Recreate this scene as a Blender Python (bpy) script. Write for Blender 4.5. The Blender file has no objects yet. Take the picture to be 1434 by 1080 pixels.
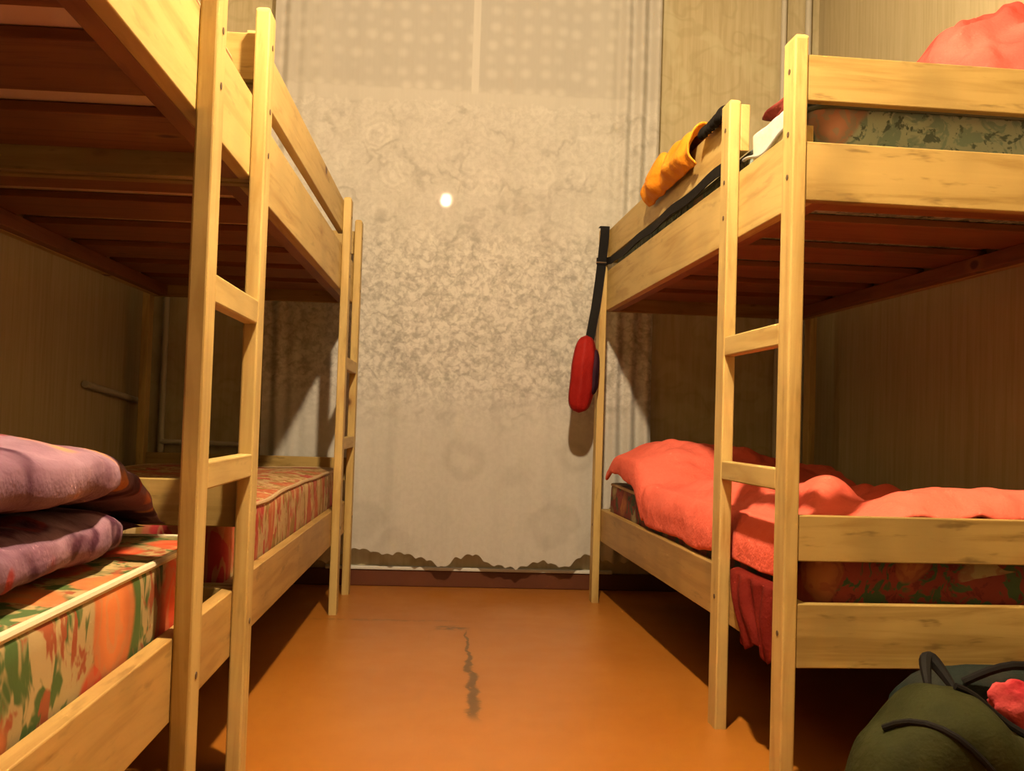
import bpy, bmesh, math, random
from mathutils import Vector, Matrix, noise, Euler
random.seed(4)
S = bpy.context.scene
COL = S.collection
PI = math.pi

# ------------------------------------------------------------------ camera
F, HC, YAW, PIT, ROL = 1399.0, 0.6928, 0.0683, 0.0362, 0.0315
def ray(x3, y2, z3):
    cr, sr = math.cos(ROL), math.sin(ROL)
    x = cr*x3 - sr*z3; z2 = sr*x3 + cr*z3
    cp, sp = math.cos(PIT), math.sin(PIT)
    y = cp*y2 - sp*z2; z = sp*y2 + cp*z2
    cy, sy = math.cos(YAW), math.sin(YAW)
    return Vector((cy*x + sy*y, -sy*x + cy*y, z))
R_, F_, U_ = ray(1, 0, 0), ray(0, 1, 0), ray(0, 0, 1)
cd = bpy.data.cameras.new('camera'); cam = bpy.data.objects.new('camera', cd); COL.objects.link(cam)
M = Matrix.Identity(4)
for i in range(3):
    M[i][0], M[i][1], M[i][2] = R_[i], U_[i], -F_[i]
M[2][3] = HC
cam.matrix_world = M
cd.sensor_width = 36.0; cd.sensor_fit = 'HORIZONTAL'; cd.lens = F/1434*36; cd.clip_start = .02
S.camera = cam

# ------------------------------------------------------------------ room constants
W = 4.187                      # far wall
XR, XLW, YB, ZC = 1.575, -1.235, -1.3, 2.75
LAMP = Vector((.14, 1.42, 2.28))

# ------------------------------------------------------------------ node helper
class NT:
    def __init__(s, name):
        s.m = bpy.data.materials.new(name); s.m.use_nodes = True
        s.t = s.m.node_tree; s.t.nodes.clear()
        s.out = s.t.nodes.new('ShaderNodeOutputMaterial')
    def n(s, typ, ins=None, **kw):
        nd = s.t.nodes.new(typ)
        for k, v in kw.items(): setattr(nd, k, v)
        for k, v in (ins or {}).items(): s.put(nd, k, v)
        return nd
    def put(s, nd, k, v):
        sock = nd.inputs[k]
        if isinstance(v, bpy.types.NodeSocket): s.t.links.new(v, sock)
        elif isinstance(v, bpy.types.Node): s.t.links.new(v.outputs[0], sock)
        else:
            if sock.type == 'RGBA' and len(v) == 3: v = (*v, 1)
            sock.default_value = v
    def math(s, op, a, b=0.0, c=None, clamp=False):
        d = {0: a, 1: b}
        if c is not None: d[2] = c
        return s.n('ShaderNodeMath', d, operation=op, use_clamp=clamp).outputs[0]
    def mix(s, fac, a, b, blend='MIX'):
        nd = s.n('ShaderNodeMix', data_type='RGBA', blend_type=blend)
        s.put(nd, 0, fac); s.put(nd, 6, a); s.put(nd, 7, b)
        return nd.outputs[2]
    def ramp(s, fac, stops):
        nd = s.n('ShaderNodeValToRGB'); s.put(nd, 0, fac)
        e = nd.color_ramp.elements
        while len(e) < len(stops): e.new(.5)
        for el, (p, c) in zip(e, stops):
            el.position = p; el.color = (*c, 1) if len(c) == 3 else c
        return nd.outputs[0]
    def smooth(s, x, lo, hi):            # 0 below lo .. 1 above hi
        nd = s.n('ShaderNodeMapRange', {0: x, 1: lo, 2: hi, 3: 0.0, 4: 1.0}, interpolation_type='SMOOTHSTEP')
        return nd.outputs[0]
    def coord(s, which='Object', scale=(1, 1, 1), rand=False, loc=(0, 0, 0)):
        c = s.n('ShaderNodeTexCoord').outputs[which] if which != 'UV' else s.n('ShaderNodeUVMap', uv_map='UVMap').outputs[0]
        mp = s.n('ShaderNodeMapping', {0: c, 1: loc, 3: scale})
        v = mp.outputs[0]
        if rand:
            r = s.n('ShaderNodeObjectInfo').outputs['Random']
            sc = s.n('ShaderNodeVectorMath', {0: (37.1, 13.7, 5.3)}, operation='SCALE')
            s.put(sc, 3, r)
            v = s.n('ShaderNodeVectorMath', {0: v, 1: sc.outputs[0]}, operation='ADD').outputs[0]
        return v
    def noise(s, v, scale, detail=3, rough=.5, dist=0.0):
        return s.n('ShaderNodeTexNoise', {'Vector': v, 'Scale': scale, 'Detail': detail, 'Roughness': rough, 'Distortion': dist}).outputs[0]
    def vor(s, v, scale, feature='F1', rnd=1.0, out=0):
        nd = s.n('ShaderNodeTexVoronoi', {'Vector': v, 'Scale': scale, 'Randomness': rnd}, feature=feature)
        return nd.outputs[out]
    def warp(s, v, scale, amt):
        nz = s.n('ShaderNodeTexNoise', {'Vector': v, 'Scale': scale, 'Detail': 2.0}).outputs[1]
        sub = s.n('ShaderNodeVectorMath', {0: nz, 1: (.5, .5, .5)}, operation='SUBTRACT')
        sc = s.n('ShaderNodeVectorMath', {0: sub.outputs[0]}, operation='SCALE'); s.put(sc, 3, amt)
        return s.n('ShaderNodeVectorMath', {0: v, 1: sc.outputs[0]}, operation='ADD').outputs[0]
    def bump(s, h, strength=.3, dist=.01):
        return s.n('ShaderNodeBump', {'Height': h, 'Strength': strength, 'Distance': dist}).outputs[0]
    def bsdf(s, color, rough=.6, spec=.3, normal=None, **extra):
        nd = s.n('ShaderNodeBsdfPrincipled', {'Base Color': color, 'Roughness': rough, 'Specular IOR Level': spec})
        if normal is not None: s.put(nd, 'Normal', normal)
        for k, v in extra.items(): s.put(nd, k.replace('_', ' '), v)
        s.t.links.new(nd.outputs[0], s.out.inputs[0])
        return nd

# ------------------------------------------------------------------ materials
def mat_pine(name='pine', light=(.54, .38, .135), dark=(.38, .23, .06), mottle=.35, knots=.76):
    t = NT(name)
    v = t.coord('UV', rand=True)
    st = t.n('ShaderNodeMapping', {0: v, 3: (1.3, 16, 1)}).outputs[0]
    w = t.warp(st, .9, 1.6)
    g = t.noise(w, 2.2, 4, .55)
    fine = t.noise(t.n('ShaderNodeMapping', {0: v, 3: (6, 160, 1)}).outputs[0], 1.0, 2)
    blot = t.noise(v, 5.0, 2)
    c = t.ramp(g, [(.30, dark), (.52, light), (.75, tuple(x*1.06 for x in light))])
    c = t.mix(t.math('MULTIPLY', fine, .35), c, tuple(x*.78 for x in light))
    c = t.mix(t.math('MULTIPLY', t.smooth(blot, .45, .72), mottle), c, tuple(x*.62 for x in light))
    fleck = t.noise(t.n('ShaderNodeMapping', {0: v, 3: (9, 40, 1)}).outputs[0], 1.0, 3, .6)
    c = t.mix(t.math('MULTIPLY', t.smooth(fleck, .58, .74), mottle), c, tuple(x*.5 for x in dark))
    kv = t.n('ShaderNodeMapping', {0: v, 3: (5.0, 9.0, 1)}).outputs[0]
    d = t.vor(t.warp(kv, 3.0, .12), 1.0)
    cell = t.n('ShaderNodeSeparateColor', {0: t.vor(t.warp(kv, 3.0, .12), 1.0, out=1)}).outputs[0]
    keep = t.math('GREATER_THAN', cell, knots)
    knot = t.math('MULTIPLY', t.math('SUBTRACT', 1.0, t.smooth(d, .07, .14)), keep)
    halo = t.math('MULTIPLY', t.math('SUBTRACT', 1.0, t.smooth(d, .10, .30)), t.math('MULTIPLY', keep, .5))
    c = t.mix(halo, c, (.34, .17, .04))
    c = t.mix(knot, c, (.10, .04, .012))
    t.bsdf(c, .5, .3, t.bump(g, .12, .004))
    return t.m

def mat_plain(name, color, rough=.6, spec=.3, var=.12, scale=20, bump=0.0, **ex):
    t = NT(name)
    v = t.coord('Object')
    n = t.noise(v, scale, 3)
    c = t.mix(n, tuple(x*(1-var) for x in color), tuple(min(1, x*(1+var)) for x in color))
    t.bsdf(c, rough, spec, t.bump(n, bump, .003) if bump else None, **ex)
    return t.m

def mat_wallpaper(name, axis, pattern):
    t = NT(name)
    v = t.coord('Object')
    sc = (1, 9, .5) if axis == 'x' else (9, 1, .5)
    streak = t.noise(t.n('ShaderNodeMapping', {0: v, 3: sc}).outputs[0], 6.0, 4, .6)
    sc2 = (1, 60, 2) if axis == 'x' else (60, 1, 2)
    fib = t.noise(t.n('ShaderNodeMapping', {0: v, 3: sc2}).outputs[0], 3.0, 2)
    c = t.ramp(streak, [(.3, (.43, .35, .195)), (.55, (.51, .425, .255)), (.75, (.55, .47, .295))])
    c = t.mix(t.math('MULTIPLY', fib, .4), c, (.41, .33, .18))
    if pattern:
        d = t.vor(t.warp(v, 5.0, .25), 7.0)
        leaf = t.math('SUBTRACT', 1.0, t.smooth(t.math('ABSOLUTE', t.math('SUBTRACT', d, .42)), .02, .09))
        c = t.mix(t.math('MULTIPLY', leaf, .30), c, (.36, .30, .155))
        big = t.smooth(t.noise(t.warp(v, 3, .3), 8.0, 2), .5, .62)
        c = t.mix(t.math('MULTIPLY', big, .35), c, (.58, .52, .32))
    t.bsdf(c, .75, .2, t.bump(streak, .15, .004))
    return t.m

def mat_floor():
    t = NT('painted_floor')
    v = t.coord('Object')
    n = t.noise(v, 1.6, 3); f = t.noise(v, 9.0, 4)
    c = t.ramp(n, [(.3, (.35, .118, .014)), (.7, (.41, .15, .020))])
    c = t.mix(t.math('MULTIPLY', f, .3), c, (.33, .105, .011))
    sp = t.n('ShaderNodeSeparateXYZ', {0: v}); X, Y = sp.outputs[0], sp.outputs[1]
    wob = t.math('MULTIPLY', t.math('SUBTRACT', t.noise(v, 9.0, 3), .5), .06)
    chip = t.noise(v, 38.0, 3, .65)
    # worn lengthwise crack in the paint
    xx = t.math('ABSOLUTE', t.math('SUBTRACT', t.math('ADD', X, wob), .100))
    inr = t.math('MULTIPLY', t.smooth(Y, 2.30, 2.40), t.math('SUBTRACT', 1.0, t.smooth(Y, 3.25, 3.38)))
    wid = t.math('MULTIPLY', t.math('SUBTRACT', 1.15, t.smooth(Y, 2.5, 3.4)), .020)
    band = t.math('SUBTRACT', 1.0, t.smooth(t.math('DIVIDE', xx, wid), .25, 1.0))
    m1 = t.math('MULTIPLY', t.math('MULTIPLY', band, inr), t.smooth(t.math('ADD', chip, t.math('MULTIPLY', band, .25)), .52, .64))
    # crosswise seam between two boards
    yy = t.math('ABSOLUTE', t.math('SUBTRACT', t.math('ADD', Y, t.math('MULTIPLY', wob, .5)), 3.47))
    inx = t.math('MULTIPLY', t.smooth(X, -.50, -.34), t.math('SUBTRACT', 1.0, t.smooth(X, .02, .09)))
    m2 = t.math('MULTIPLY', t.math('MULTIPLY', t.math('SUBTRACT', 1.0, t.smooth(yy, .006, .022)), inx), t.smooth(chip, .36, .58))
    m3x = t.math('SUBTRACT', 1.0, t.smooth(t.math('ABSOLUTE', t.math('SUBTRACT', X, .055)), .03, .07))
    m3 = t.math('MULTIPLY', t.math('MULTIPLY', m3x, t.math('SUBTRACT', 1.0, t.smooth(t.math('ABSOLUTE', t.math('SUBTRACT', Y, 3.36)), .01, .05))), t.smooth(chip, .42, .56))
    m = t.math('MAXIMUM', t.math('MAXIMUM', m1, m3), t.math('MULTIPLY', m2, .6))
    c = t.mix(t.math('MULTIPLY', m, .8), c, (.06, .036, .009))
    # lengthwise board joint lines, barely visible
    t.bsdf(c, t.math('ADD', .27, t.math('MULTIPLY', f, .14)), .45, t.bump(t.math('SUBTRACT', t.math('MULTIPLY', f, .3), m), .1, .004))
    return t.m

def mat_lace():
    t = NT('lace')
    v = t.coord('Object')
    sp = t.n('ShaderNodeSeparateXYZ', {0: v}); X, Z = sp.outputs[0], sp.outputs[2]
    top = t.smooth(Z, 1.98, 2.06)
    low = t.math('SUBTRACT', 1.0, t.smooth(Z, .62, .74))
    flat = t.n('ShaderNodeCombineXYZ', {0: X, 1: Z}).outputs[0]
    # rosettes on a loose lattice joined by fine leafy filling
    wv = t.warp(flat, 9.0, .05)
    d = t.vor(wv, 6.6, rnd=.55)
    ang = t.noise(t.warp(flat, 14.0, .06), 16.0, 2)
    ring = t.smooth(t.math('SINE', t.math('ADD', t.math('MULTIPLY', d, 34.0), t.math('MULTIPLY', ang, 9.0))), -.5, .6)
    ros = t.math('MULTIPLY', ring, t.math('SUBTRACT', 1.0, t.smooth(d, .36, .50)))
    fineN = t.smooth(t.noise(t.warp(flat, 22.0, .04), 46.0, 3, .65), .36, .62)
    leafN = t.smooth(t.noise(t.warp(flat, 10.0, .10), 22.0, 2, .5), .47, .55)
    rich = t.smooth(Z, .58, .78)
    patch = t.smooth(t.noise(flat, 5.5, 2), .46, .60)
    n1 = t.noise(t.warp(flat, 9.0, .08), 10.0, 2, .5)
    squig = t.math('SUBTRACT', 1.0, t.smooth(t.math('ABSOLUTE', t.math('SUBTRACT', n1, .5)), .01, .085))
    n2 = t.noise(t.n('ShaderNodeMapping', {0: flat, 1: (3, 8, 0)}).outputs[0], 17.0, 2, .5)
    squig2 = t.math('SUBTRACT', 1.0, t.smooth(t.math('ABSOLUTE', t.math('SUBTRACT', n2, .5)), .01, .075))
    dense = t.math('MULTIPLY', t.smooth(Z, .70, .90), t.math('SUBTRACT', 1.0, t.smooth(Z, 1.30, 1.55)))
    mott = t.math('SUBTRACT', t.math('MULTIPLY', fineN, .55), t.math('MULTIPLY', leafN, .25))
    body = t.math('ADD', .58, t.math('MULTIPLY', mott, t.math('ADD', .35, t.math('MULTIPLY', dense, .65))))
    body = t.math('ADD', body, t.math('MULTIPLY', ros, .14))
    body = t.math('SUBTRACT', body, t.math('MULTIPLY', t.math('MULTIPLY', squig, patch), .34))
    body = t.math('SUBTRACT', body, t.math('MULTIPLY', t.math('MULTIPLY', squig2, dense), .36), clamp=True)
    plain = t.math('ADD', .60, t.math('MULTIPLY', fineN, .10))
    df = t.vor(t.warp(flat, 5.0, .2), 4.2)
    flow = t.math('SUBTRACT', 1.0, t.smooth(t.math('ABSOLUTE', t.math('SUBTRACT', df, .30)), .02, .16))
    plain = t.math('SUBTRACT', plain, t.math('MULTIPLY', flow, .22))
    mid = t.mix(rich, plain, body)
    # dotted net (top)
    dots = t.vor(t.n('ShaderNodeMapping', {0: flat, 3: (1, 1.08, 1)}).outputs[0], 14.0, rnd=.35)
    dt = t.math('ADD', .34, t.math('MULTIPLY', t.math('SUBTRACT', 1.0, t.smooth(dots, .08, .50)), .30))
    den = t.mix(top, mid, dt)
    band = t.math('SUBTRACT', 1.0, t.smooth(t.math('ABSOLUTE', t.math('SUBTRACT', Z, 2.02)), .02, .06))
    seamv = t.math('MULTIPLY', t.math('SUBTRACT', 1.0, t.smooth(t.math('ABSOLUTE', t.math('SUBTRACT', X, .088)), .012, .022)), top)
    den = t.math('MAXIMUM', den, t.math('MAXIMUM', t.math('MULTIPLY', band, .58), t.math('MULTIPLY', seamv, .75)))
    thread = t.noise(t.n('ShaderNodeMapping', {0: flat, 3: (90, 7, 1)}).outputs[0], 1.0, 2)
    alpha = t.math('ADD', .76, t.math('MULTIPLY', den, .22))
    alpha = t.math('ADD', alpha, t.math('MULTIPLY', t.math('SUBTRACT', thread, .5), .06), clamp=True)
    c = t.mix(den, (.53, .50, .445), (.70, .67, .61))
    df_ = t.n('ShaderNodeBsdfDiffuse', {'Color': c, 'Normal': t.bump(den, .15, .004)})
    tl = t.n('ShaderNodeBsdfTranslucent', {'Color': c})
    tr = t.n('ShaderNodeBsdfTransparent')
    a = t.n('ShaderNodeMixShader', {0: .15, 1: df_.outputs[0], 2: tl.outputs[0]})
    b = t.n('ShaderNodeMixShader', {0: alpha, 1: tr.outputs[0], 2: a.outputs[0]})
    t.t.links.new(b.outputs[0], t.out.inputs[0])
    return t.m

def mat_floral(name, base, c1, c2, leaf, dark, scale=9.0, stretch=(1, 1, 1), vein=.5, keep=.28, fs=.62):
    t = NT(name)
    v = t.coord('Object', scale=stretch)
    w = t.warp(v, 6.0, .12)
    c = t.mix(t.smooth(t.noise(v, 5, 2), .4, .65), base, tuple(x*.8 for x in base))
    lv = t.noise(t.warp(v, 9, .2), scale*1.5, 3, .6)
    c = t.mix(t.smooth(lv, .49, .56), c, leaf)
    n2 = t.noise(t.n('ShaderNodeMapping', {0: w, 1: (7, 3, 1)}).outputs[0], scale*2.2, 3, .6)
    c = t.mix(t.smooth(n2, .55, .62), c, dark)
    d = t.vor(w, scale*fs)
    fl = t.math('SUBTRACT', 1.0, t.smooth(d, .44, .53))
    colid = t.n('ShaderNodeSeparateColor', {0: t.vor(w, scale*fs, out=1)})
    fc = t.mix(t.smooth(colid.outputs[1], .45, .55), c1, c2)
    petal = t.smooth(t.math('SINE', t.math('ADD', t.math('MULTIPLY', d, 26.0), t.math('MULTIPLY', t.noise(w, scale*1.8, 2), 20.0))), .0, .8)
    fc = t.mix(t.math('MULTIPLY', petal, vein), fc, base)
    fc = t.mix(t.math('MULTIPLY', t.smooth(d, .22, .42), .45), fc, dark)
    c = t.mix(t.math('MULTIPLY', fl, t.math('GREATER_THAN', colid.outputs[0], keep)), c, fc)
    t.bsdf(c, .7, .25, t.bump(t.noise(v, 90, 2), .08, .002))
    return t.m

def mat_fabric(name, c1, c2, scale=6, wr=.3, sheen=.0, rough=.75, accents=()):
    t = NT(name)
    v = t.coord('Object')
    n = t.noise(t.warp(v, 5, .15), scale, 3)
    c = t.mix(t.smooth(n, .35, .68), c1, c2)
    for k, (col, lo, hi, sc, off) in enumerate(accents):
        m = t.noise(t.n('ShaderNodeMapping', {0: t.warp(v, 7, .12), 1: off}).outputs[0], sc, 2)
        c = t.mix(t.smooth(m, lo, hi), c, col)
    h = t.math('ADD', t.noise(v, 14, 4, .6), t.math('MULTIPLY', t.noise(v, 160, 2), .12))
    t.bsdf(c, rough, .06, t.bump(h, wr, .02), Sheen_Weight=sheen)
    return t.m

PINE = mat_pine()
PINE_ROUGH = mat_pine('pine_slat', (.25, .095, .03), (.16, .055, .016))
PINE_DARK = mat_pine('pine_dark', (.42, .255, .08), (.30, .16, .04), .5, .7)  # darker, more orange pine for the lower aisle-side rails
PINE_BOARD = mat_pine('pine_rough_board', (.40, .27, .085), (.25, .15, .036), .8, .66)
SCREW = mat_plain('screw_metal', (.10, .06, .03), .5, .4)
LACE = mat_lace()
WALL_SIDE = mat_wallpaper('striped_wallpaper', 'x', False)
WALL_FAR = mat_wallpaper('leafy_wallpaper', 'y', True)
CEIL = mat_plain('ceiling_paint', (.45, .43, .38), .8, .2, .04)
FLOOR = mat_floor()
BASEB = mat_plain('baseboard_paint', (.10, .028, .010), .45, .4)
FRAMEW = mat_plain('window_paint', (.62, .60, .54), .45, .4, .05)
PIPE = mat_plain('pipe_paint', (.50, .46, .37), .4, .4, .08)
BLACK = mat_plain('black_webbing', (.006, .005, .005), .7, .12, .3, 60, .2)
CORD = mat_plain('cord_grey', (.3, .3, .29), .7, .2)

# ------------------------------------------------------------------ mesh helpers
def link(name, me, mat, parent=None, smooth=True):
    o = bpy.data.objects.new(name, me); COL.objects.link(o)
    if mat: me.materials.append(mat)
    if parent: o.parent = parent
    for p in me.polygons: p.use_smooth = smooth
    return o
def obj(name, bm, mat, parent=None, smooth=False, angle=40):
    me = bpy.data.meshes.new(name)
    bmesh.ops.recalc_face_normals(bm, faces=bm.faces)
    bm.to_mesh(me); bm.free()
    o = link(name, me, mat, parent, smooth)
    if smooth and angle < 180:
        try: me.set_sharp_from_angle(angle=math.radians(angle))
        except Exception: pass
    return o
def thing(name, label, cat, loc=(0, 0, 0), rz=0, group=None):
    o = bpy.data.objects.new(name, None); COL.objects.link(o)
    o.empty_display_size = .1
    o.location = loc; o.rotation_euler = (0, 0, rz); o['label'] = label; o['category'] = cat
    if group: o['group'] = group
    return o
def tag(o, label, cat, group=None):
    o['label'] = label; o['category'] = cat
    if group: o['group'] = group
    return o
def struct(o):
    o['kind'] = 'structure'; return o

def bx(bm, a, b, bev=.003, seg=2, axis=None):
    """bevelled box between corners a and b, UV with u along its long axis (metres)"""
    d = [b[i]-a[i] for i in range(3)]
    r = bmesh.ops.create_cube(bm, size=1.0)
    vs = r['verts']
    for v in vs:
        v.co = Vector([a[i] + (v.co[i]+.5)*d[i] for i in range(3)])
    if bev:
        es = list({e for v in vs for e in v.link_edges})
        bmesh.ops.bevel(bm, geom=es, offset=min(bev, min(d)*.45), segments=seg, affect='EDGES', profile=.5)
    uvbox(bm, axis if axis is not None else d.index(max(d)))
    return bm
def uvbox(bm, ax):
    uv = bm.loops.layers.uv.get('UVMap') or bm.loops.layers.uv.new('UVMap')
    o = [i for i in range(3) if i != ax]
    for f in bm.faces:
        for l in f.loops:
            c = l.vert.co
            l[uv].uv = (c[ax], c[o[0]] + c[o[1]])
def box(name, a, b, mat, parent=None, bev=.003, axis=None):
    bm = bmesh.new(); bx(bm, a, b, bev, 2, axis)
    return obj(name, bm, mat, parent)
def post_bm(a, b):
    """post with a rounded top"""
    bm = bmesh.new()
    r = bmesh.ops.create_cube(bm, size=1.0)
    for v in r['verts']:
        v.co = Vector([a[i] + (v.co[i]+.5)*(b[i]-a[i]) for i in range(3)])
    top = [e for e in bm.edges if all(abs(v.co.z-b[2]) < 1e-6 for v in e.verts)]
    bmesh.ops.bevel(bm, geom=top, offset=.011, segments=4, affect='EDGES', profile=.5)
    ver = [e for e in bm.edges if abs(e.verts[0].co.z-e.verts[1].co.z) > .5]
    bmesh.ops.bevel(bm, geom=ver, offset=.0035, segments=2, affect='EDGES', profile=.5)
    uvbox(bm, 2)
    return bm
def tube(pts, r, seg=8, closed=False, caps=True):
    bm = bmesh.new(); rings = []
    P = [Vector(p) for p in pts]; n = len(P)
    prev = None
    for i in range(n):
        if closed: d = P[(i+1) % n] - P[i-1]
        else: d = P[min(i+1, n-1)] - P[max(i-1, 0)]
        d.normalize()
        if prev is None:
            up = Vector((0, 0, 1)) if abs(d.z) < .9 else Vector((1, 0, 0))
            s = d.cross(up).normalized()
        else:
            s = (prev - d*prev.dot(d)).normalized()
        prev = s; t = s.cross(d)
        rr = r(i/(n-1)) if callable(r) else r
        rings.append([bm.verts.new(P[i] + s*rr*math.cos(k*2*PI/seg) + t*rr*math.sin(k*2*PI/seg)) for k in range(seg)])
    m = n if closed else n-1
    for i in range(m):
        A, B = rings[i], rings[(i+1) % n]
        for k in range(seg):
            bm.faces.new((A[k], A[(k+1) % seg], B[(k+1) % seg], B[k]))
    if not closed and caps:
        bm.faces.new(rings[0][::-1]); bm.faces.new(rings[-1])
    return bm
def grid(nu, nv, fn, closed_u=False):
    bm = bmesh.new()
    V = [[bm.verts.new(fn(i/(nu-1) if not closed_u else i/nu, j/(nv-1))) for j in range(nv)] for i in range(nu)]
    m = nu if closed_u else nu-1
    for i in range(m):
        A, B = V[i], V[(i+1) % nu]
        for j in range(nv-1):
            bm.faces.new((A[j], B[j], B[j+1], A[j+1]))
    return bm, V
def cloth(name, nu, nv, fn, mat, parent=None, thick=.008, subsurf=1):
    bm, _ = grid(nu, nv, fn)
    o = obj(name, bm, mat, parent, True, 180)
    m = o.modifiers.new('solid', 'SOLIDIFY'); m.thickness = thick; m.offset = 0
    if subsurf:
        m = o.modifiers.new('sub', 'SUBSURF'); m.levels = subsurf; m.render_levels = subsurf
    return o
def nz(x, y=0, z=0): return noise.noise(Vector((x, y, z)))
def sst(a, b, x):
    t = max(0.0, min(1.0, (x-a)/(b-a))); return t*t*(3-2*t)
def lerp(pts, x):
    if x <= pts[0][0]: return pts[0][1]
    for (x0, y0), (x1, y1) in zip(pts, pts[1:]):
        if x <= x1:
            t = (x-x0)/(x1-x0); t = t*t*(3-2*t)
            return y0 + (y1-y0)*t
    return pts[-1][1]

# ------------------------------------------------------------------ room shell
struct(box('floor', (XLW-.1, YB-.1, -.08), (XR+.1, W+.25, 0), FLOOR, bev=0))
struct(box('ceiling', (XLW-.1, YB-.1, ZC), (XR+.1, W+.25, ZC+.08), CEIL, bev=0))
struct(box('wall_left', (XLW-.1, YB-.1, 0), (XLW, W, ZC), WALL_SIDE, bev=0))
struct(box('wall_right', (XR, YB-.1, 0), (XR+.1, W, ZC), WALL_SIDE, bev=0))
struct(box('wall_back', (XLW, YB-.1, 0), (XR, YB, ZC), WALL_SIDE, bev=0))
WX0, WX1, WZ0, WZ1 = -.56, .66, .66, 2.55
bm = bmesh.new()                                   # far wall with the window opening
for a, b in [((XLW-.1, W, 0), (WX0, W+.2, ZC)), ((WX1, W, 0), (XR+.1, W+.2, ZC)),
             ((WX0, W, 0), (WX1, W+.2, WZ0)), ((WX0, W, WZ1), (WX1, W+.2, ZC))]:
    bx(bm, a, b, 0)
bmesh.ops.remove_doubles(bm, verts=bm.verts, dist=1e-4)
struct(obj('wall_far', bm, WALL_FAR))
struct(box('baseboard_far', (XLW, W-.022, 0), (XR, W, .068), BASEB, bev=.004))
struct(box('baseboard_left', (XLW, YB, 0), (XLW+.018, W-.022, .068), BASEB, bev=.004))
struct(box('baseboard_right', (XR-.018, YB, 0), (XR, W-.022, .068), BASEB, bev=.004))
struct(box('trim_1', (-.46, W-.030, .068), (.73, W, .082), FRAMEW, bev=.003))   # pale strip on the baseboard below the window

# window: frame, transom, mullion, panes; pane tilt shaped to place the lamp's reflection
win = struct(bpy.data.objects.new('window_1', None)); COL.objects.link(win)
f = .055
def wpart(n, a, b): return box(n, a, b, FRAMEW, win, .004)
wpart('window_jamb', (WX0, W+.0, WZ0), (WX0+f, W+.05, WZ1)); wpart('window_jamb', (WX1-f, W, WZ0), (WX1, W+.05, WZ1))
wpart('window_head', (WX0+f, W, WZ1-f), (WX1-f, W+.05, WZ1)); wpart('window_sash', (WX0+f, W, WZ0), (WX1-f, W+.05, WZ0+f))
wpart('window_transom', (WX0+f, W, 2.03), (WX1-f, W+.05, 2.10)); wpart('window_mullion', (.065, W, 2.10), (.105, W+.05, WZ1-f))
wpart('window_sill', (WX0-.05, W-.045, WZ0-.03), (WX1+.05, W+.0, WZ0))
tg = NT('window_glass')
g = tg.n('ShaderNodeBsdfGlossy', {'Color': (1, 1, 1, 1), 'Roughness': .015}); tr = tg.n('ShaderNodeBsdfTransparent')
fr = tg.n('ShaderNodeFresnel', {0: 1.5})
mx = tg.n('ShaderNodeMixShader', {0: tg.math('ADD', fr.outputs[0], .03), 1: tr.outputs[0], 2: g.outputs[0]})
tg.t.links.new(mx.outputs[0], tg.out.inputs[0])
pc = Vector((0, 0, HC)); spot = ray((625-717)/F, 1, -(281-540)/F); spot = pc + spot*((W+.025)/spot.y)
nrm = ((LAMP-spot).normalized() + (pc-spot).normalized()).normalized()
def pane(x0, x1, z0, z1):
    bm = bmesh.new()
    def yy(x, z): return spot.y - (nrm.x*(x-spot.x) + nrm.z*(z-spot.z))/nrm.y
    q = [(x0, z0), (x1, z0), (x1, z1), (x0, z1)]
    A = [bm.verts.new((x, yy(x, z), z)) for x, z in q]
    bm.faces.new(A)
    return obj('window_pane', bm, tg.m, win)
pane(WX0+f, WX1-f, WZ0+f, 2.03); pane(WX0+f, .065, 2.10, WZ1-f); pane(.105, WX1-f, 2.10, WZ1-f)

# ------------------------------------------------------------------ heating pipes in the corners
def pipes(label, defs):
    t = thing('heating_pipe', label, 'pipe', defs[0][1][0])
    for nm, pts, r in defs:
        o = obj(nm, tube([Vector(p)-Vector(defs[0][1][0]) for p in pts], r, 10), PIPE, t, True)
    return t
pipes('pair of thin vertical heating pipes in the far right corner', [
    ('riser', [(1.412, W-.022, 0), (1.412, W-.022, ZC)], .012), ('riser', [(1.520, W-.022, 0), (1.520, W-.022, ZC)], .014)])
pipes('thin vertical heating pipe with a side branch in the far left corner', [
    ('riser', [(-1.142, W-.025, 0), (-1.142, W-.025, ZC)], .013),
    ('branch', [(-1.142, W-.03, .568), (-.62, W-.03, .562)], .011)])
tag(obj('wall_pipe', tube([(XLW+.014, 3.50, .775), (XLW+.014, 4.13, .728)], .012, 10), PIPE, None, True),
    'short sloping pipe along the left wall near the far corner', 'pipe')

# ------------------------------------------------------------------ lamp
lt = thing('ceiling_lamp', 'warm bulb with an added shade hanging from the ceiling above the aisle', 'lamp', (LAMP.x, LAMP.y, ZC))
em = NT('bulb_glow'); e = em.n('ShaderNodeEmission', {0: (1, .76, .47, 1), 1: 4750.0}); em.t.links.new(e.outputs[0], em.out.inputs[0])
bm = bmesh.new(); bmesh.ops.create_icosphere(bm, subdivisions=2, radius=.042)
for v in bm.verts: v.co.z -= ZC-LAMP.z
obj('bulb', bm, em.m, lt, True)
obj('socket', tube([(0, 0, LAMP.z-ZC+.036), (0, 0, LAMP.z-ZC+.085)], .017, 12), FRAMEW, lt, True)
obj('cord', tube([(0, 0, LAMP.z-ZC+.085), (0, 0, -.012)], .004, 8), FRAMEW, lt, True)
sh = bmesh.new(); prof = [(.020, .090), (.028, .088), (.070, .066), (.105, .040), (.108, .040), (.072, .070), (.028, .094), (.020, .096)]
rg = [[sh.verts.new((r*math.cos(k*PI/16), r*math.sin(k*PI/16), LAMP.z-ZC+z)) for k in range(32)] for r, z in prof]
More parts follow.
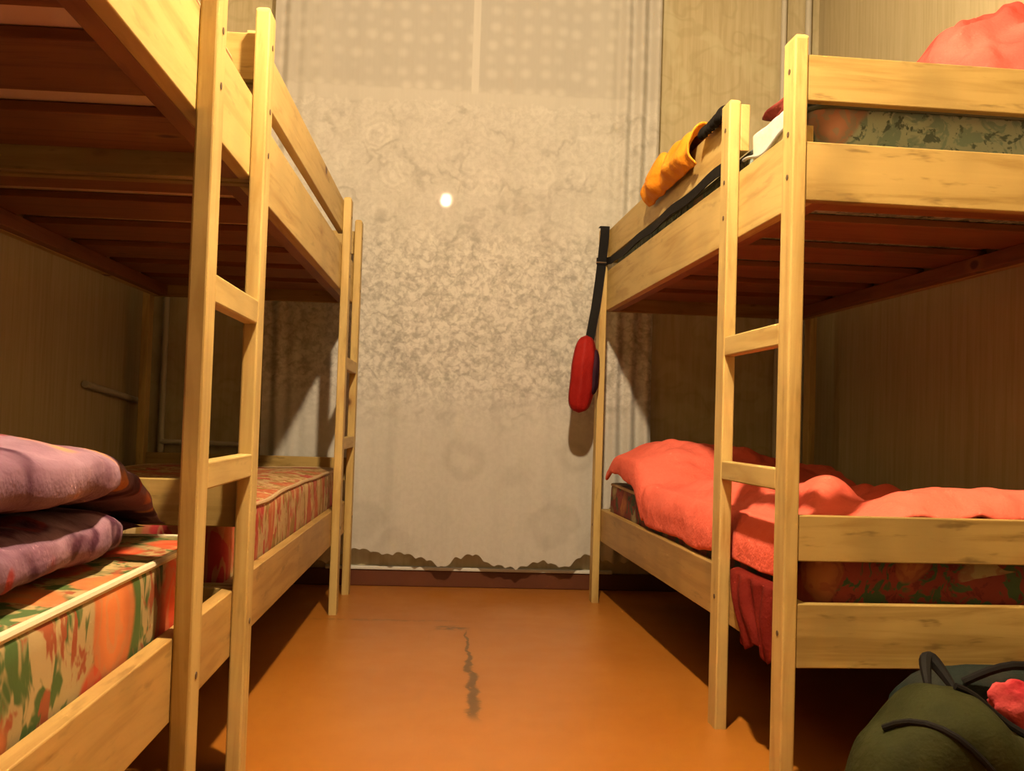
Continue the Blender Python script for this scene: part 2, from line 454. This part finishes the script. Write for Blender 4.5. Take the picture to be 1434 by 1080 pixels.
for A, B in zip(rg, rg[1:]+rg[:1]):
    for k in range(32): sh.faces.new((A[k], A[(k+1) % 32], B[(k+1) % 32], B[k]))
obj('added_lamp_shade', sh, FRAMEW, lt, True)  # unseen shade, added to block the bulb's upward light
obj('ceiling_rose', tube([(0, 0, -.025), (0, 0, -.0005)], .04, 20), FRAMEW, lt, True)

# ------------------------------------------------------------------ lace curtain
CY = W-.10
CX0, CX1 = -.735, .862
botp = [(-.74, .16), (-.56, .13), (-.45, .10), (-.33, .155), (-.20, .135), (-.154, .143), (-.06, .12), (.021, .088), (.07, .125), (.136, .143), (.22, .10), (.312, .090), (.42, .12), (.517, .098), (.604, .15), (.72, .12), (.87, .14)]
def curt(u, v):
    x = CX0 + (CX1-CX0)*u
    zb = lerp(botp, x) + .010*abs(math.sin(x*70)) + .004*nz(x*50)
    z = zb + (2.605-zb)*v
    e = sst(.62, .75, x) + .7*(1-sst(-.70, -.52, x))
    y = CY + .010*nz(x*7, z*.5, 1) + .006*nz(x*18, z*.25, 4) + e*.013*math.sin(x*95 + 1.2*nz(z*.6, x)) + .022*(1-v)*nz(x*9, z*.5, 8)
    xx = x + .012*nz(z*1.1, x*2.0, 3)*(1-v)
    return (xx, y, z)
bm, _ = grid(330, 90, curt)
uvl = None
cu = obj('lace_curtain', bm, LACE, None, True, 180)
tag(cu, 'long off-white lace curtain with scalloped hem covering the far window', 'curtain')
rod = tag(obj('curtain_rod', tube([(-.86, CY, 2.62), (.98, CY, 2.62)], .012, 12), FRAMEW, None, True), 'thin pale rod holding up the lace curtain', 'curtain rod')
for sx in (-.80, .92):
    obj('bracket', tube([(sx, CY, 2.62), (sx, W-.001, 2.62)], .008, 8), FRAMEW, rod, True)

# ------------------------------------------------------------------ bunk beds
PW, PD, SP, TH, H = .0281, .0585, .4049, .025, 1.4699
def make_bed(label, loc, rz, L, B, zg=.442):
    t = thing('bunk_bed', label, 'bunk bed', loc, rz, 'pine bunk beds')
    def post(x, y): return obj('post', post_bm((x, y, 0), (x+PW, y+PD, H)), PINE, t)
    def bolts(o, y, zs):
        for z in zs:
            b = tube([(-.0012, y+PD*.45, z), (.004, y+PD*.45, z)], .0055, 10)
            obj('screw', b, SCREW, o)
    zs = [1.19, 1.275, 1.40, .30]
    bolts(post(0, 0), 0, zs); post(B-PW, 0); bolts(post(0, L-PD), L-PD, zs); post(B-PW, L-PD)
    lp = obj('ladder_post', post_bm((0, SP, 0), (PW, SP+PD, H)), PINE, t); bolts(lp, SP, zs)
    for za, zb in ((.574, .617), (.861, .906)):
        box('rung', (.001, PD+.0005, za), (PW-.001, SP-.0005, zb), PINE, t)
    a, b = PW+.0003, B-PW-.0003
    for lev, (zb, zr, ze) in (('lower', (.2384, .3605, .3605)), ('upper', (1.1414, 1.298, 1.257))):
        box('side_rail', (a, .030, zb), (a+TH, L-.030, zr), PINE_DARK if lev == 'lower' else PINE, t, .002)
        box('side_rail', (b-TH, .030, zb), (b, L-.030, ze), PINE, t, .002)
        box('end_rail', (a, .003, zb), (b, .003+TH, ze), PINE_BOARD, t, .002)
        box('end_rail', (a, L-.003-TH, zb), (b, L-.003, ze), PINE_BOARD, t, .002)
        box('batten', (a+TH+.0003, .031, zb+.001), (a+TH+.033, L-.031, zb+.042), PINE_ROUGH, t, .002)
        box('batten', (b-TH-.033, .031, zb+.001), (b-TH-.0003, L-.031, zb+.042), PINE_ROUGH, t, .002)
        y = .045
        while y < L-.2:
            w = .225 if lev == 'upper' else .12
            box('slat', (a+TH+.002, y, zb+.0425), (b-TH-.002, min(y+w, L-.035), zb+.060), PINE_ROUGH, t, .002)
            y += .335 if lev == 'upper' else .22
    box('guard_rail', (a, SP, 1.347), (a+.022, L-.030, 1.458), PINE, t, .002)
    box('guard_rail', (a, .003, 1.338), (b, .003+.022, 1.429), PINE_BOARD, t, .002)
    box('guard_rail', (a, L-.003-.022, 1.338), (b, L-.003, 1.429), PINE_BOARD, t, .002)
    box('guard_rail', (a, .003, zg), (b, .003+.022, zg+.088), PINE_BOARD, t, .002)
    return t
# left plane origin, right bed origin (world)
AL, XL, Y1, LB = -.004, -.3541, 1.5007, 2.4418
def Lp(x, y):
    return (XL + math.cos(AL)*x - math.sin(AL)*y, Y1 + math.sin(AL)*x + math.cos(AL)*y, 0)
BW_L, BW_R = .835, .885
A_loc, A_rz, A_len = Lp(0, SP+PD), PI+AL, 2.05
B_loc, B_rz, B_len = Lp(.003, LB+PD), PI+AL-.0080, 2.030
C_loc, C_rz, C_len = (.661, 1.8817, 0), .0307, 2.05
bedA = make_bed('pine bunk bed nearest on the left, purple quilt on its lower bunk', A_loc, A_rz, A_len, BW_L, .476)
bedB = make_bed('pine bunk bed at the far left, lower mattress bare, beside the lace curtain', B_loc, B_rz, B_len, BW_L)
bedC = make_bed('pine bunk bed on the right side, coral blanket on its lower bunk', C_loc, C_rz, C_len, BW_R)

# ------------------------------------------------------------------ mattresses
FL_A = mat_floral('floral_orange', (.36, .25, .11), (.60, .06, .018), (.58, .17, .045), (.05, .09, .02), (.26, .06, .02), 10.0, (1, 1, .6), .30, .12, .60)
FL_B = mat_floral('floral_red', (.52, .35, .16), (.40, .03, .035), (.44, .12, .04), (.28, .16, .04), (.36, .05, .03), 15.0, (1, 1, .4), .4, .35)
FL_C = mat_floral('floral_dark_red', (.20, .028, .018), (.34, .12, .035), (.30, .25, .12), (.035, .065, .025), (.11, .010, .010), 14.0, (1, 1, 1), .4, .45)
FL_U = mat_floral('floral_sage', (.33, .40, .36), (.62, .32, .25), (.34, .41, .37), (.16, .235, .225), (.07, .105, .105), 17.0, (1, 1, 1), .5, .6, .42)
FL_P = mat_fabric('ticking_pink', (.70, .50, .38), (.74, .56, .43), 8, .1)
PIP_W = mat_plain('piping_cream', (.60, .49, .33), .6, .2)
PIP_G = mat_plain('piping_grey', (.13, .15, .14), .6, .2)
PIP_R = mat_plain('piping_tan', (.48, .32, .17), .6, .2)
def rrect(x0, x1, y0, y1, r, n=6):
    out = []
    for cx, cy, a0 in ((x1-r, y1-r, 0), (x0+r, y1-r, PI/2), (x0+r, y0+r, PI), (x1-r, y0+r, 1.5*PI)):
        for k in range(n+1):
            a = a0 + k*PI/2/n
            out.append((cx + r*math.cos(a), cy + r*math.sin(a)))
    # densify the straight sides
    P = []
    for i, p in enumerate(out):
        q = out[(i+1) % len(out)]
        d = math.hypot(q[0]-p[0], q[1]-p[1]); m = max(1, int(d/.06))
        for k in range(m): P.append((p[0]+(q[0]-p[0])*k/m, p[1]+(q[1]-p[1])*k/m))
    return P
def mattress(label, loc, rz, x0, x1, y0, y1, z0, z1, mat, pip, r=.05, seed=0, name='mattress', dome=.010):
    t = thing(name, label, 'mattress', (loc[0], loc[1], z0), rz, 'bunk mattresses')
    base = rrect(x0, x1, y0, y1, r)
    cx, cy = (x0+x1)/2, (y0+y1)/2
    h = z1-z0
    prof = [(.012, 0), (.002, .08), (0, .2), (-.002, .5), (0, .8), (.002, .92), (.012, 1.0)]
    bm = bmesh.new(); rings = []
    for ins, q in prof:
        ring = []
        for x, y in base:
            dx, dy = cx-x, cy-y; d = math.hypot(dx, dy)
            z = q*h + (dome*nz(x*3, y*3, seed+2) if q > .75 else 0)
            ring.append(bm.verts.new((x+dx/d*ins, y+dy/d*ins, z)))
        rings.append(ring)
    n = len(base)
    # domed top as shrinking rings
    for k in (.12, .3, .55, .8):
        ring = []
        for x, y in base:
            X, Y = x + (cx-x)*k, y + (cy-y)*k
            ring.append(bm.verts.new((X, Y, h + dome*nz(X*3, Y*3, seed+2) + dome*sst(0, .3, k))))
        rings.append(ring)
    for A, B in zip(rings, rings[1:]):
        for i in range(n): bm.faces.new((A[i], A[(i+1) % n], B[(i+1) % n], B[i]))
    bm.faces.new(rings[0][::-1]); bm.faces.new(rings[-1])
    obj('cover', bm, mat, t, True, 60)
    for q in (.02, .985):
        pts = []
        for x, y in base:
            dx, dy = cx-x, cy-y; d = math.hypot(dx, dy)
            pts.append((x+dx/d*.008, y+dy/d*.008, q*h + (dome*nz(x*3, y*3, seed+2) if q > .5 else 0.004)))
        obj('piping', tube(pts, .006, 8, True), pip, t, True)
    return t
ix0 = PW+TH+.006
def inner(B): return ix0, B-ix0
xa, xb = inner(BW_L); xc, xd = inner(BW_R)
mattress('orange and green floral mattress with cream piping under the purple quilt', A_loc, A_rz, xa, xb, .125, A_len-.04, .2995, .468, FL_A, PIP_W, .06, 1, dome=.002)
mattress('pale mattress on the upper bunk nearest on the left', A_loc, A_rz, xa, xb, .06, A_len-.04, 1.2025, 1.345, FL_P, PIP_R, .05, 2)
mattress('bare red and tan floral mattress on the far left lower bunk', B_loc, B_rz, xa, xb, .05, B_len-.05, .2995, .488, FL_B, PIP_R, .05, 3)
mattress('pale pink mattress on the far left upper bunk', B_loc, B_rz, xa, xb, .05, B_len-.04, 1.2025, 1.335, FL_P, PIP_R, .05, 4)
mattress('dark red floral mattress under the coral blanket on the right lower bunk', C_loc, C_rz, xc, xd, .045, C_len-.045, .2995, .462, FL_C, PIP_R, .05, 5)
mattress('sage green leafy floral mattress on the right upper bunk', C_loc, C_rz, xc, xd, .045, C_len-.045, 1.2025, 1.352, FL_U, PIP_G, .05, 6)

# ------------------------------------------------------------------ purple folded quilt (left lower bunk)
QM = mat_fabric('quilt_purple', (.14, .068, .105), (.28, .165, .22), 5, .35, 0, .7,
                [((.06, .02, .04), .52, .62, 9.0, (3, 1, 0)), ((.50, .20, .10), .62, .69, 7.5, (0, 6, 2)), ((.22, .03, .03), .62, .68, 8.0, (5, 0, 4))])
def quilt(u, v):
    """u runs round the doubled cross-section, v along the bed (0 = off frame end, 1 = tip)"""
    Y = .42 + 1.50*v
    endt = sst(1.0, .80, v)**.5 if v > .80 else 1.0
    endt = max(.02, endt*1.0)
    taper = .45 + .55*sst(1.03, .60, v)
    # outline of a sheet folded once: open edges to the aisle, fold at the wall
    th = .084*taper*endt
    ax = -.432 - .085*sst(.55, 1.0, v) + .02*nz(Y*4, 1)
    wx = -1.06 + .40*sst(.75, 1.0, v)
    gap = .006
    t = u*2*PI
    # two stacked lobes traced as one closed contour
    k = u
    zs0 = .4745
    if k < .5:                                   # lower lobe, from inner valley round the aisle nose to the bottom and wall
        a = k/.5
        zc = zs0 + th/2; side = -1
        off = -.03*sst(.3, .9, v) + .035*nz(Y*3, 5)
    else:
        a = 1-(k-.5)/.5
        zc = zs0 + th*1.5 + gap; side = 1
        off = .02*nz(Y*3, 9)
    hw = (ax-wx)/2; xm = (ax+wx)/2
    ang = side*(-PI*.5 + 0) 
    # superellipse half walk: a=0 -> valley at wall-side inner, a=1 -> outer far wall
    phi = -PI*.92 + a*(1.92*PI)
    px = math.cos(phi); pz = math.sin(phi)
    e = .55
    sx = math.copysign(abs(px)**e, px); sz = math.copysign(abs(pz)**e, pz)
    x = xm + hw*sx + (off if px > 0 else 0)*abs(sx)
    z = zc - side*(th/2)*sz*-1
    w = nz(x*5, Y*5, side*3)*.016 + nz(x*13, Y*12, side*2+7)*.008
    z += w*sst(0, .4, abs(sz))*endt
    x += .008*nz(Y*14, z*20, 2)*max(0, px)
    crown = .006*math.exp(-((Y-1.15)/.30)**2) if side > 0 else .008*math.exp(-((Y-1.0)/.25)**2)
    z += crown*max(0, sz if side > 0 else -sz*0+sz)
    z = max(z, .4735)
    return (x, Y, z)
bm, V = grid(96, 70, quilt, True)
for j in (0, 69):
    ring = [V[i][j] for i in range(96)]
    c = sum((v.co for v in ring), Vector())/96
    cv = bm.verts.new(c)
    for i in range(96): bm.faces.new((ring[i], ring[(i+1) % 96], cv))
q = obj('folded_quilt', bm, QM, None, True, 180)
tag(q, 'thick purple patterned quilt folded double on the nearest left lower bunk', 'quilt')

# ------------------------------------------------------------------ coral blanket (right lower bunk), in bed C coordinates
CORAL = mat_fabric('coral_cotton', (.78, .135, .088), (.83, .16, .11), 4, .45, 0, .7)
ROSE = mat_fabric('rose_cotton', (.52, .060, .045), (.62, .11, .085), 5, .5, 0, .7)
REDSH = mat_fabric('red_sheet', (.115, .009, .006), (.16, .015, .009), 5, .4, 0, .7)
def Rz(loc, a, p):
    c, s = math.cos(a), math.sin(a)
    return Vector((loc[0]+c*p[0]-s*p[1], loc[1]+s*p[0]+c*p[1], p[2]))
def ridge(x, y, p, q, w, h):
    px, py = p; qx, qy = q; dx, dy = qx-px, qy-py
    t = max(0, min(1, ((x-px)*dx+(y-py)*dy)/(dx*dx+dy*dy)))
    d2 = (x-px-t*dx)**2 + (y-py-t*dy)**2
    return h*math.exp(-d2/(w*w))
def coral(u, v):
    # u: 0 = hanging aisle hem, 1 = wall ; v: 0 near end .. 1 far end
    y = .048 + 1.93*v + .02*nz(u*5, v*6, 3)
    hang = lerp([(.0, .06), (.15, .10), (.36, .10), (.55, .09), (.75, .11), (1.0, .10), (1.25, .105), (1.5, .09), (1.8, .07), (2.0, .05)], y)
    wide = xd - xc - .03
    tot = hang + wide
    s = u*tot
    top = .487
    top += .035*sst(1.25, 1.5, y)*sst(.95, .80, 0)                # placeholder flat rise
    xin_ = max(0, s-hang)
    pil = sst(1.28, 1.52, y)*(1-.55*sst(1.85, 1.99, y))*(1-.75*sst(.32, .62, xin_))
    top += .095*pil
    if s < hang:
        d = hang - s
        k = min(1, d/.05)
        x = xc - .004 - .013*math.sin(k*PI/2) - .005*nz(y*9, d*8)*k
        xin = 0.0
        z0 = -d*.95
    else:
        x = xc + (s-hang)
        xin = s-hang
        z0 = 0
    rnd = sst(-.01, .12, xin)
    z = top + z0 - (1-rnd)*.045*(1 if pil > .2 else .4)
    r = ridge(x, y, (.08, .85), (.28, .42), .10, .036) + ridge(x, y, (.32, .15), (.85, .15), .11, .085) + ridge(x, y, (.15, .45), (.62, .62), .07, .030) + ridge(x, y, (.45, .30), (.80, .16), .06, .020)
    r += ridge(x, y, (.22, 1.2), (.60, .80), .07, .045) + ridge(x, y, (.08, .14), (.24, .36), .05, .070) + ridge(x, y, (.1, 1.05), (.2, .7), .05, .03)
    n = .022*nz(x*4.5, y*4, 1) + .016*nz(x*11, y*9, 5) + .018*(.5-abs(nz(x*15+1.5*nz(x*5, y*5), y*13, 3))) + .008*nz(x*27, y*24, 9)
    z += (r + n)*(rnd if s >= hang else .25)
    if s >= hang: z = max(z, .491)
    if y < 1.2 and z > .57: z = .57 + .028*math.tanh((z-.57)/.05)
    z = max(z, .388 if y < .45 else .372)
    return (x, y, z)
t = thing('coral_blanket', 'rumpled coral blanket covering the right lower bunk, hem over the bed side', 'blanket', (*C_loc[:2], 0), C_rz)
cloth('cloth', 60, 130, coral, CORAL, t, .012, 1)
# pillow hidden below the blanket's far end shows only as the bump of the blanket itself

def redsheet(u, v):
    # u across (along the bed side), v down from the mattress edge over the rail
    y0 = .085 + .30*u
    y = lerp([(0, y0), (.30, y0), (1, .085 + .19*u)], v)
    y = y + .006*nz(u*5, v*4)
    L1 = .10
    if v < .25:
        k = v/.25
        x = PW + TH + .004 - k*(TH+.012); z = .3675 + .006*math.sin(k*PI)
    else:
        k = (v-.25)/.75
        x = PW - .008 - .012*math.sin(k*PI)*(.5+.5*math.sin(u*11)) - .006*k + .004*math.sin(u*26+k*3)
        z = .3675 - k*(.137 + .012*math.sin(u*9))
    return (x, y, z)
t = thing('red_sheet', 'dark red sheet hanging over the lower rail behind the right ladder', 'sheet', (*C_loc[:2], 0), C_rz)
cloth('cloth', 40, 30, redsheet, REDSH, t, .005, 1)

# ------------------------------------------------------------------ coral heap on the right upper bunk
def heap(u, v):
    # dome-like crumpled blanket
    a = u*2*PI
    rad = v
    cxh, cyh = .62, .42
    X = cxh + .40*rad*math.cos(a)*(1+.12*nz(math.cos(a)*1.5, math.sin(a)*1.5, 3))
    Y = cyh + .34*rad*math.sin(a)*(1+.2*nz(math.cos(a)*2, math.sin(a)*2, 7))
    X = max(min(X, xd-.005), xc+.02); Y = max(Y, .055)
    prof = (1-rad**2.4)
    hgt = .115 + .20*sst(.30, .62, X) + .06*nz(X*6, Y*6, 2)
    z = 1.372 + prof*hgt + (.055*nz(X*8, Y*8, 4) + .05*(.4-abs(nz(X*9+2*nz(X*4, Y*4), Y*9, 9)))+.02*nz(X*22, Y*20, 9))*(1-rad**6)
    return (X, Y, max(z, 1.369))
bm, V = grid(90, 40, heap, True)
bmesh.ops.remove_doubles(bm, verts=[V[i][0] for i in range(90)], dist=1e-3)
t = thing('coral_duvet', 'crumpled rose red duvet heaped on the right upper bunk', 'blanket', (*C_loc[:2], 0), C_rz)
o = obj('cloth', bm, ROSE, t, True, 180)
m = o.modifiers.new('sub', 'SUBSURF'); m.levels = 1; m.render_levels = 1
WHITE = mat_fabric('white_cotton', (.60, .58, .50), (.68, .65, .57), 8, .25)
def whiteb(u, v):
    x = .30 + .09*u; y = .052 + .07*v
    return (x + .01*nz(u*3, v*3), y, 1.428 + .028*math.sin(u*PI)*math.sin(v*PI) - .02*v)

# white sheet and dark red bundle on the upper bunk between the ladder posts
def wsheet(u, v):
    y = .078 + .29*u
    if v < .45:
        k = v/.45
        x = PW + TH - .004 - .003*nz(u*6, v); z = 1.306 + k*.068 + .004*nz(u*7, v*3)
    else:
        k = (v-.45)/.55
        x = PW + TH + k*.20; z = 1.374 + .010*math.sin(k*PI) + .008*nz(u*6, k*5, 2)
    return (x, y, z)
t = thing('white_sheet', 'white sheet over the upper mattress edge behind the right ladder', 'sheet', (*C_loc[:2], 0), C_rz)
cloth('cloth', 36, 30, wsheet, WHITE, t, .005, 1)
obj('edge_cord', tube([(PW+TH-.011, .09+.33*k/20, 1.318+.05*k/20*.0+.010*math.sin(k*.4)) for k in range(21)], .004, 8), CORD, t, True)

def blob(bmv, c, r, seed, amp=.2, e=.8, nu=40, nv=24, rot=0, flat=None):
    def fn(u, v):
        th = u*2*PI; ph = -PI/2 + v*PI
        def se(q): return math.copysign(abs(q)**e, q)
        x, y, z = se(math.cos(ph))*se(math.cos(th)), se(math.cos(ph))*se(math.sin(th)), se(math.sin(ph))
        k = 1 + amp*nz(x*1.6+seed, y*1.6, z*1.6) + amp*.45*nz(x*4+seed, y*4, z*4+3)
        p = Vector((x*r[0]*k, y*r[1]*k, z*r[2]*k)); p.rotate(Euler((0, 0, rot)))
        p += Vector(c)
        if flat is not None: p.z = max(p.z, flat)
        return p
    bm, V = grid(nu, nv, fn, True)
    bmesh.ops.remove_doubles(bm, verts=bm.verts, dist=1e-5)
    return bm
MAROON = mat_fabric('maroon_knit', (.11, .014, .012), (.24, .05, .04), 14, .4)
p = Rz(C_loc, C_rz, (.135, .27, 1.418))
o = obj('clothing_bundle', blob(None, (0, 0, 0), (.06, .15, .030), 3, .3, .75, flat=-.031), MAROON, None, True, 180)
o.location = p; o.rotation_euler = (0, 0, C_rz)
tag(o, 'small dark red bundle of clothing on the white sheet behind the right ladder', 'clothes')

# ------------------------------------------------------------------ orange garment and black cloth over the right guard rail
ORANGE = mat_fabric('orange_fabric', (.66, .23, .015), (.72, .30, .03), 10, .5, 0, .6)
gx = PW + .011                     # centre of guard rail
def drape(ya, yb, out, inn, thick, amp, seed, top=1.463):
    def fn(u, v):
        y = ya + (yb-ya)*u + .012*nz(v*5, u*3, seed)
        lo = out*(1 + .35*nz(u*4, seed, 1)); li = inn*(1 + .3*nz(u*3, seed, 5))
        tot = lo + .06 + li
        s = v*tot
        hump = amp*(.5 + .5*nz(u*6, seed, 8))
        if s < lo:
            k = 1-s/lo
            x = gx - .020 - hump*.7*math.sin(min(1, (1-k)*1.2)*PI*.6) - .004; z = top - .008 - k*lo
        elif s < lo+.06:
            k = (s-lo)/.06
            x = gx - .024 - hump*.5*(1-k) + .050*k; z = top + hump*math.sin(k*PI)**.7*1.0 + .004*math.sin(k*PI)
        else:
            k = (s-lo-.06)/li
            x = gx + .026; z = top - .008 - k*li
        x += .006*nz(u*13, v*7, seed); z += .004*nz(u*11, v*9, seed+2)
        return (x, y, z)
    return fn
t = thing('orange_garment', 'bright orange garment draped over the right upper guard rail', 'clothes', (*C_loc[:2], 0), C_rz)
cloth('cloth', 50, 40, drape(.72, 1.26, .060, .06, .01, .085, 2), ORANGE, t, .007, 1)
t = thing('black_cloth', 'small black cloth hung over the right upper guard rail beside the orange garment', 'clothes', (*C_loc[:2], 0), C_rz)
cloth('cloth', 30, 30, drape(.475, .665, .012, .05, .01, .034, 6), BLACK, t, .006, 1)

# ------------------------------------------------------------------ black strap and red umbrella on the far right post
RED = mat_fabric('red_nylon', (.22, .010, .008), (.30, .016, .012), 9, .35, 0, .5)
NAVY = mat_fabric('dark_nylon', (.030, .012, .022), (.05, .016, .03), 9, .3)
t = thing('umbrella', 'folded red umbrella hanging by a black strap from the far right post', 'umbrella', (*C_loc[:2], 0), C_rz)
yf = C_len-PD
def strapf(pts, w, th=.003):
    """flat band along points, width along local x"""
    bm = bmesh.new(); rows = []
    for (x, y, z) in pts:
        rows.append([bm.verts.new((x+a*w/2, y+b*th/2, z)) for a, b in ((-1, -1), (1, -1), (1, 1), (-1, 1))])
    for A, B in zip(rows, rows[1:]):
        for k in range(4): bm.faces.new((A[k], A[(k+1) % 4], B[(k+1) % 4], B[k]))
    bm.faces.new(rows[0][::-1]); bm.faces.new(rows[-1])
    return bm
sp_ = [(.013, yf+.05, 1.474), (.013, yf+.02, 1.475), (.012, yf-.004, 1.472), (.011, yf-.006, 1.44), (.004, yf-.007, 1.35), (-.006, yf-.009, 1.25), (-.018, yf-.012, 1.15), (-.033, yf-.018, 1.06), (-.043, yf-.024, 1.005), (-.048, yf-.027, .97)]
obj('strap', strapf(sp_, .036), BLACK, t)
box('buckle', (-.020, yf-.0125, 1.318), (.026, yf-.0085, 1.345), BLACK, t, .0015)
obj('buckle_bar', tube([(-.022, yf-.014, 1.327), (.028, yf-.014, 1.327)], .002, 6), mat_plain('steel', (.5, .48, .42), .3, .5, Metallic=1.0), t, True)
# strap tail pulled along under the guard rail
tail = [(.020, yf-.004, 1.335)] + [(.0245, yf-.02-k*.06, 1.322+.0005*k+.004*math.sin(k*.9)) for k in range(1, 26)]
bm = bmesh.new(); rows = []
for (x, y, z) in tail:
    rows.append([bm.verts.new((x+a*.0015, y, z+b*.014)) for a, b in ((-1, -1), (1, -1), (1, 1), (-1, 1))])
for A, B in zip(rows, rows[1:]):
    for k in range(4): bm.faces.new((A[k], A[(k+1) % 4], B[(k+1) % 4], B[k]))
bm.faces.new(rows[0][::-1]); bm.faces.new(rows[-1])
obj('strap_tail', bm, BLACK, t)
def umb(cx, cy, z0, z1, rx, ry, lean, seed):
    def fn(u, v):
        th = u*2*PI; z = z0 + (z1-z0)*v
        prof = (max(0, 1-abs(2*v-1)**4.5))**.5*(1-.18*v) + .02
        k = 1 + .05*math.cos(th*7+seed) + .06*nz(math.cos(th), math.sin(th), v*4+seed)
        return (cx + lean*v + rx*prof*k*math.cos(th), cy + ry*prof*k*math.sin(th), z)
    bm, V = grid(40, 36, fn, True)
    bmesh.ops.contextual_create(bm, geom=[V[i][0] for i in range(40)]); bmesh.ops.contextual_create(bm, geom=[V[i][-1] for i in range(40)])
    return bm
obj('canopy', umb(-.080, yf-.052, .735, 1.035, .050, .042, .022, 0), RED, t, True, 180)
obj('cover_flap', umb(-.040, yf-.046, .80, .985, .030, .036, .012, 2), NAVY, t, True, 180)
obj('wrist_loop', tube([(-.02+.012*math.sin(k*2*PI/14), yf-.035, .935+.05*math.cos(k*2*PI/14)) for k in range(14)], .006, 8, True), mat_plain('brown_cord', (.22, .06, .025), .7), t, True)

# ------------------------------------------------------------------ bags at the foot of the right bed
OLIVE = mat_fabric('olive_canvas', (.021, .022, .007), (.029, .030, .010), 12, .3, 0, .75)
DTEAL = mat_fabric('dark_teal_canvas', (.012, .018, .015), (.028, .026, .020), 9, .4)
t = thing('green_backpack', 'dark olive green backpack with black seams by the right bed end', 'backpack', (.945, 1.585, 0), 0)
def bag(u, v):
    th = u*2*PI; ph = -PI/2 + v*PI
    def se(q, e): return math.copysign(abs(q)**e, q)
    x, y, z = se(math.cos(ph), .5)*se(math.cos(th), .7), se(math.cos(ph), .6)*se(math.sin(th), .8), se(math.sin(ph), .62)
    X = x*.275; Y = y*.115
    prof = lerp([(-.275, .205), (-.235, .235), (-.14, .287), (-.09, .280), (0, .215), (.08, .165), (.275, .15)], X)
    Z = (z*.5+.5)*prof
    Z += .010*nz(X*7, Y*9, 3)*sst(0, .08, Z); Y += .010*nz(X*6, Z*8, 6)
    return (X, Y, max(.002, Z))
bm, V = grid(84, 48, bag, True); bmesh.ops.remove_doubles(bm, verts=bm.verts, dist=1e-5)
obj('body', bm, OLIVE, t, True, 180)
def bagpt(X, q, off=.003):
    """point on the near/top surface of the bag at width X, q 0 = front foot .. 1 = top centre"""
    prof = lerp([(-.275, .205), (-.235, .235), (-.14, .287), (-.09, .280), (0, .215), (.08, .165), (.275, .15)], X)
    best = None
    for i in range(84):
        for j in range(96):
            p = Vector(bag(i/84, j/95))
            if p.y > .01: continue
            d = (p.x-X)**2*4 + (p.z/prof-q)**2*.05
            if best is None or d < best[0]: best = (d, p)
    p = best[1]; n = (p-Vector((p.x*.8, 0, .10))).normalized()
    return p + n*off
def smoothpts(P):
    for _ in range(3): P = [P[0]] + [(P[k-1]+P[k]*2+P[k+1])/4 for k in range(1, len(P)-1)] + [P[-1]]
    return P
sm = smoothpts([bagpt(-.225+.19*k/12, .97-.62*(k/12)**1.6, .006) for k in range(13)])
obj('seam', tube(sm, .0055, 8), BLACK, t, True)
sm = smoothpts([bagpt(-.262+.14*k/12, .62-.60*(k/12), .006) for k in range(13)])
obj('seam', tube(sm, .005, 8), BLACK, t, True)
sm = smoothpts([bagpt(-.10+.20*k/12, .995, .006) for k in range(13)])
obj('zip', tube(sm, .006, 8), BLACK, t, True)
hp = [(-.115+.05*k/12, .06+.05*math.sin(k/12*PI), .268+.042*math.sin(k/12*PI)-.008*k/12) for k in range(13)]
obj('carry_strap', tube(hp, lambda q: .006+.006*math.sin(q*PI), 8), BLACK, t, True)

t = thing('dark_bag', 'black and teal bag behind the olive backpack at the right bed end', 'bag', (1.10, 1.785, 0), 0)
obj('body', blob(None, (0, 0, .140), (.27, .062, .132), 8, .08, .6, flat=.002), DTEAL, t, True, 180)
obj('handle', tube([(-.16+.02*k, -.050-.018*math.sin(k/9*PI), .255+.035*math.sin(k/9*PI)) for k in range(10)], .008, 8), BLACK, t, True)
CRIM = mat_fabric('crimson_fleece', (.42, .028, .04), (.55, .08, .08), 16, .4)
o = obj('crimson_scarf', blob(None, (0, 0, 0), (.060, .018, .042), 11, .30, .9), CRIM, None, True, 180)
o.location = (1.020, 1.690, .222); o.rotation_euler = (0, .5, 0)
tag(o, 'bright crimson knitted bundle on the dark bag at the right edge', 'clothes')

# ------------------------------------------------------------------ world, view
w = bpy.data.worlds.new('night'); S.world = w; w.use_nodes = True
w.node_tree.nodes['Background'].inputs[0].default_value = (.004, .005, .010, 1); w.node_tree.nodes['Background'].inputs[1].default_value = 1
S.view_settings.view_transform = 'Standard'; S.view_settings.look = 'None'
S.view_settings.gamma = 1.0; S.view_settings.use_curve_mapping = False
S.view_settings.exposure = 0.0
S.cycles.caustics_reflective = False; S.cycles.caustics_refractive = False
S.cycles.sample_clamp_indirect = 120.0
S.cycles.max_bounces = 10; S.cycles.diffuse_bounces = 2; S.cycles.transparent_max_bounces = 12
S.cycles.use_denoising = True
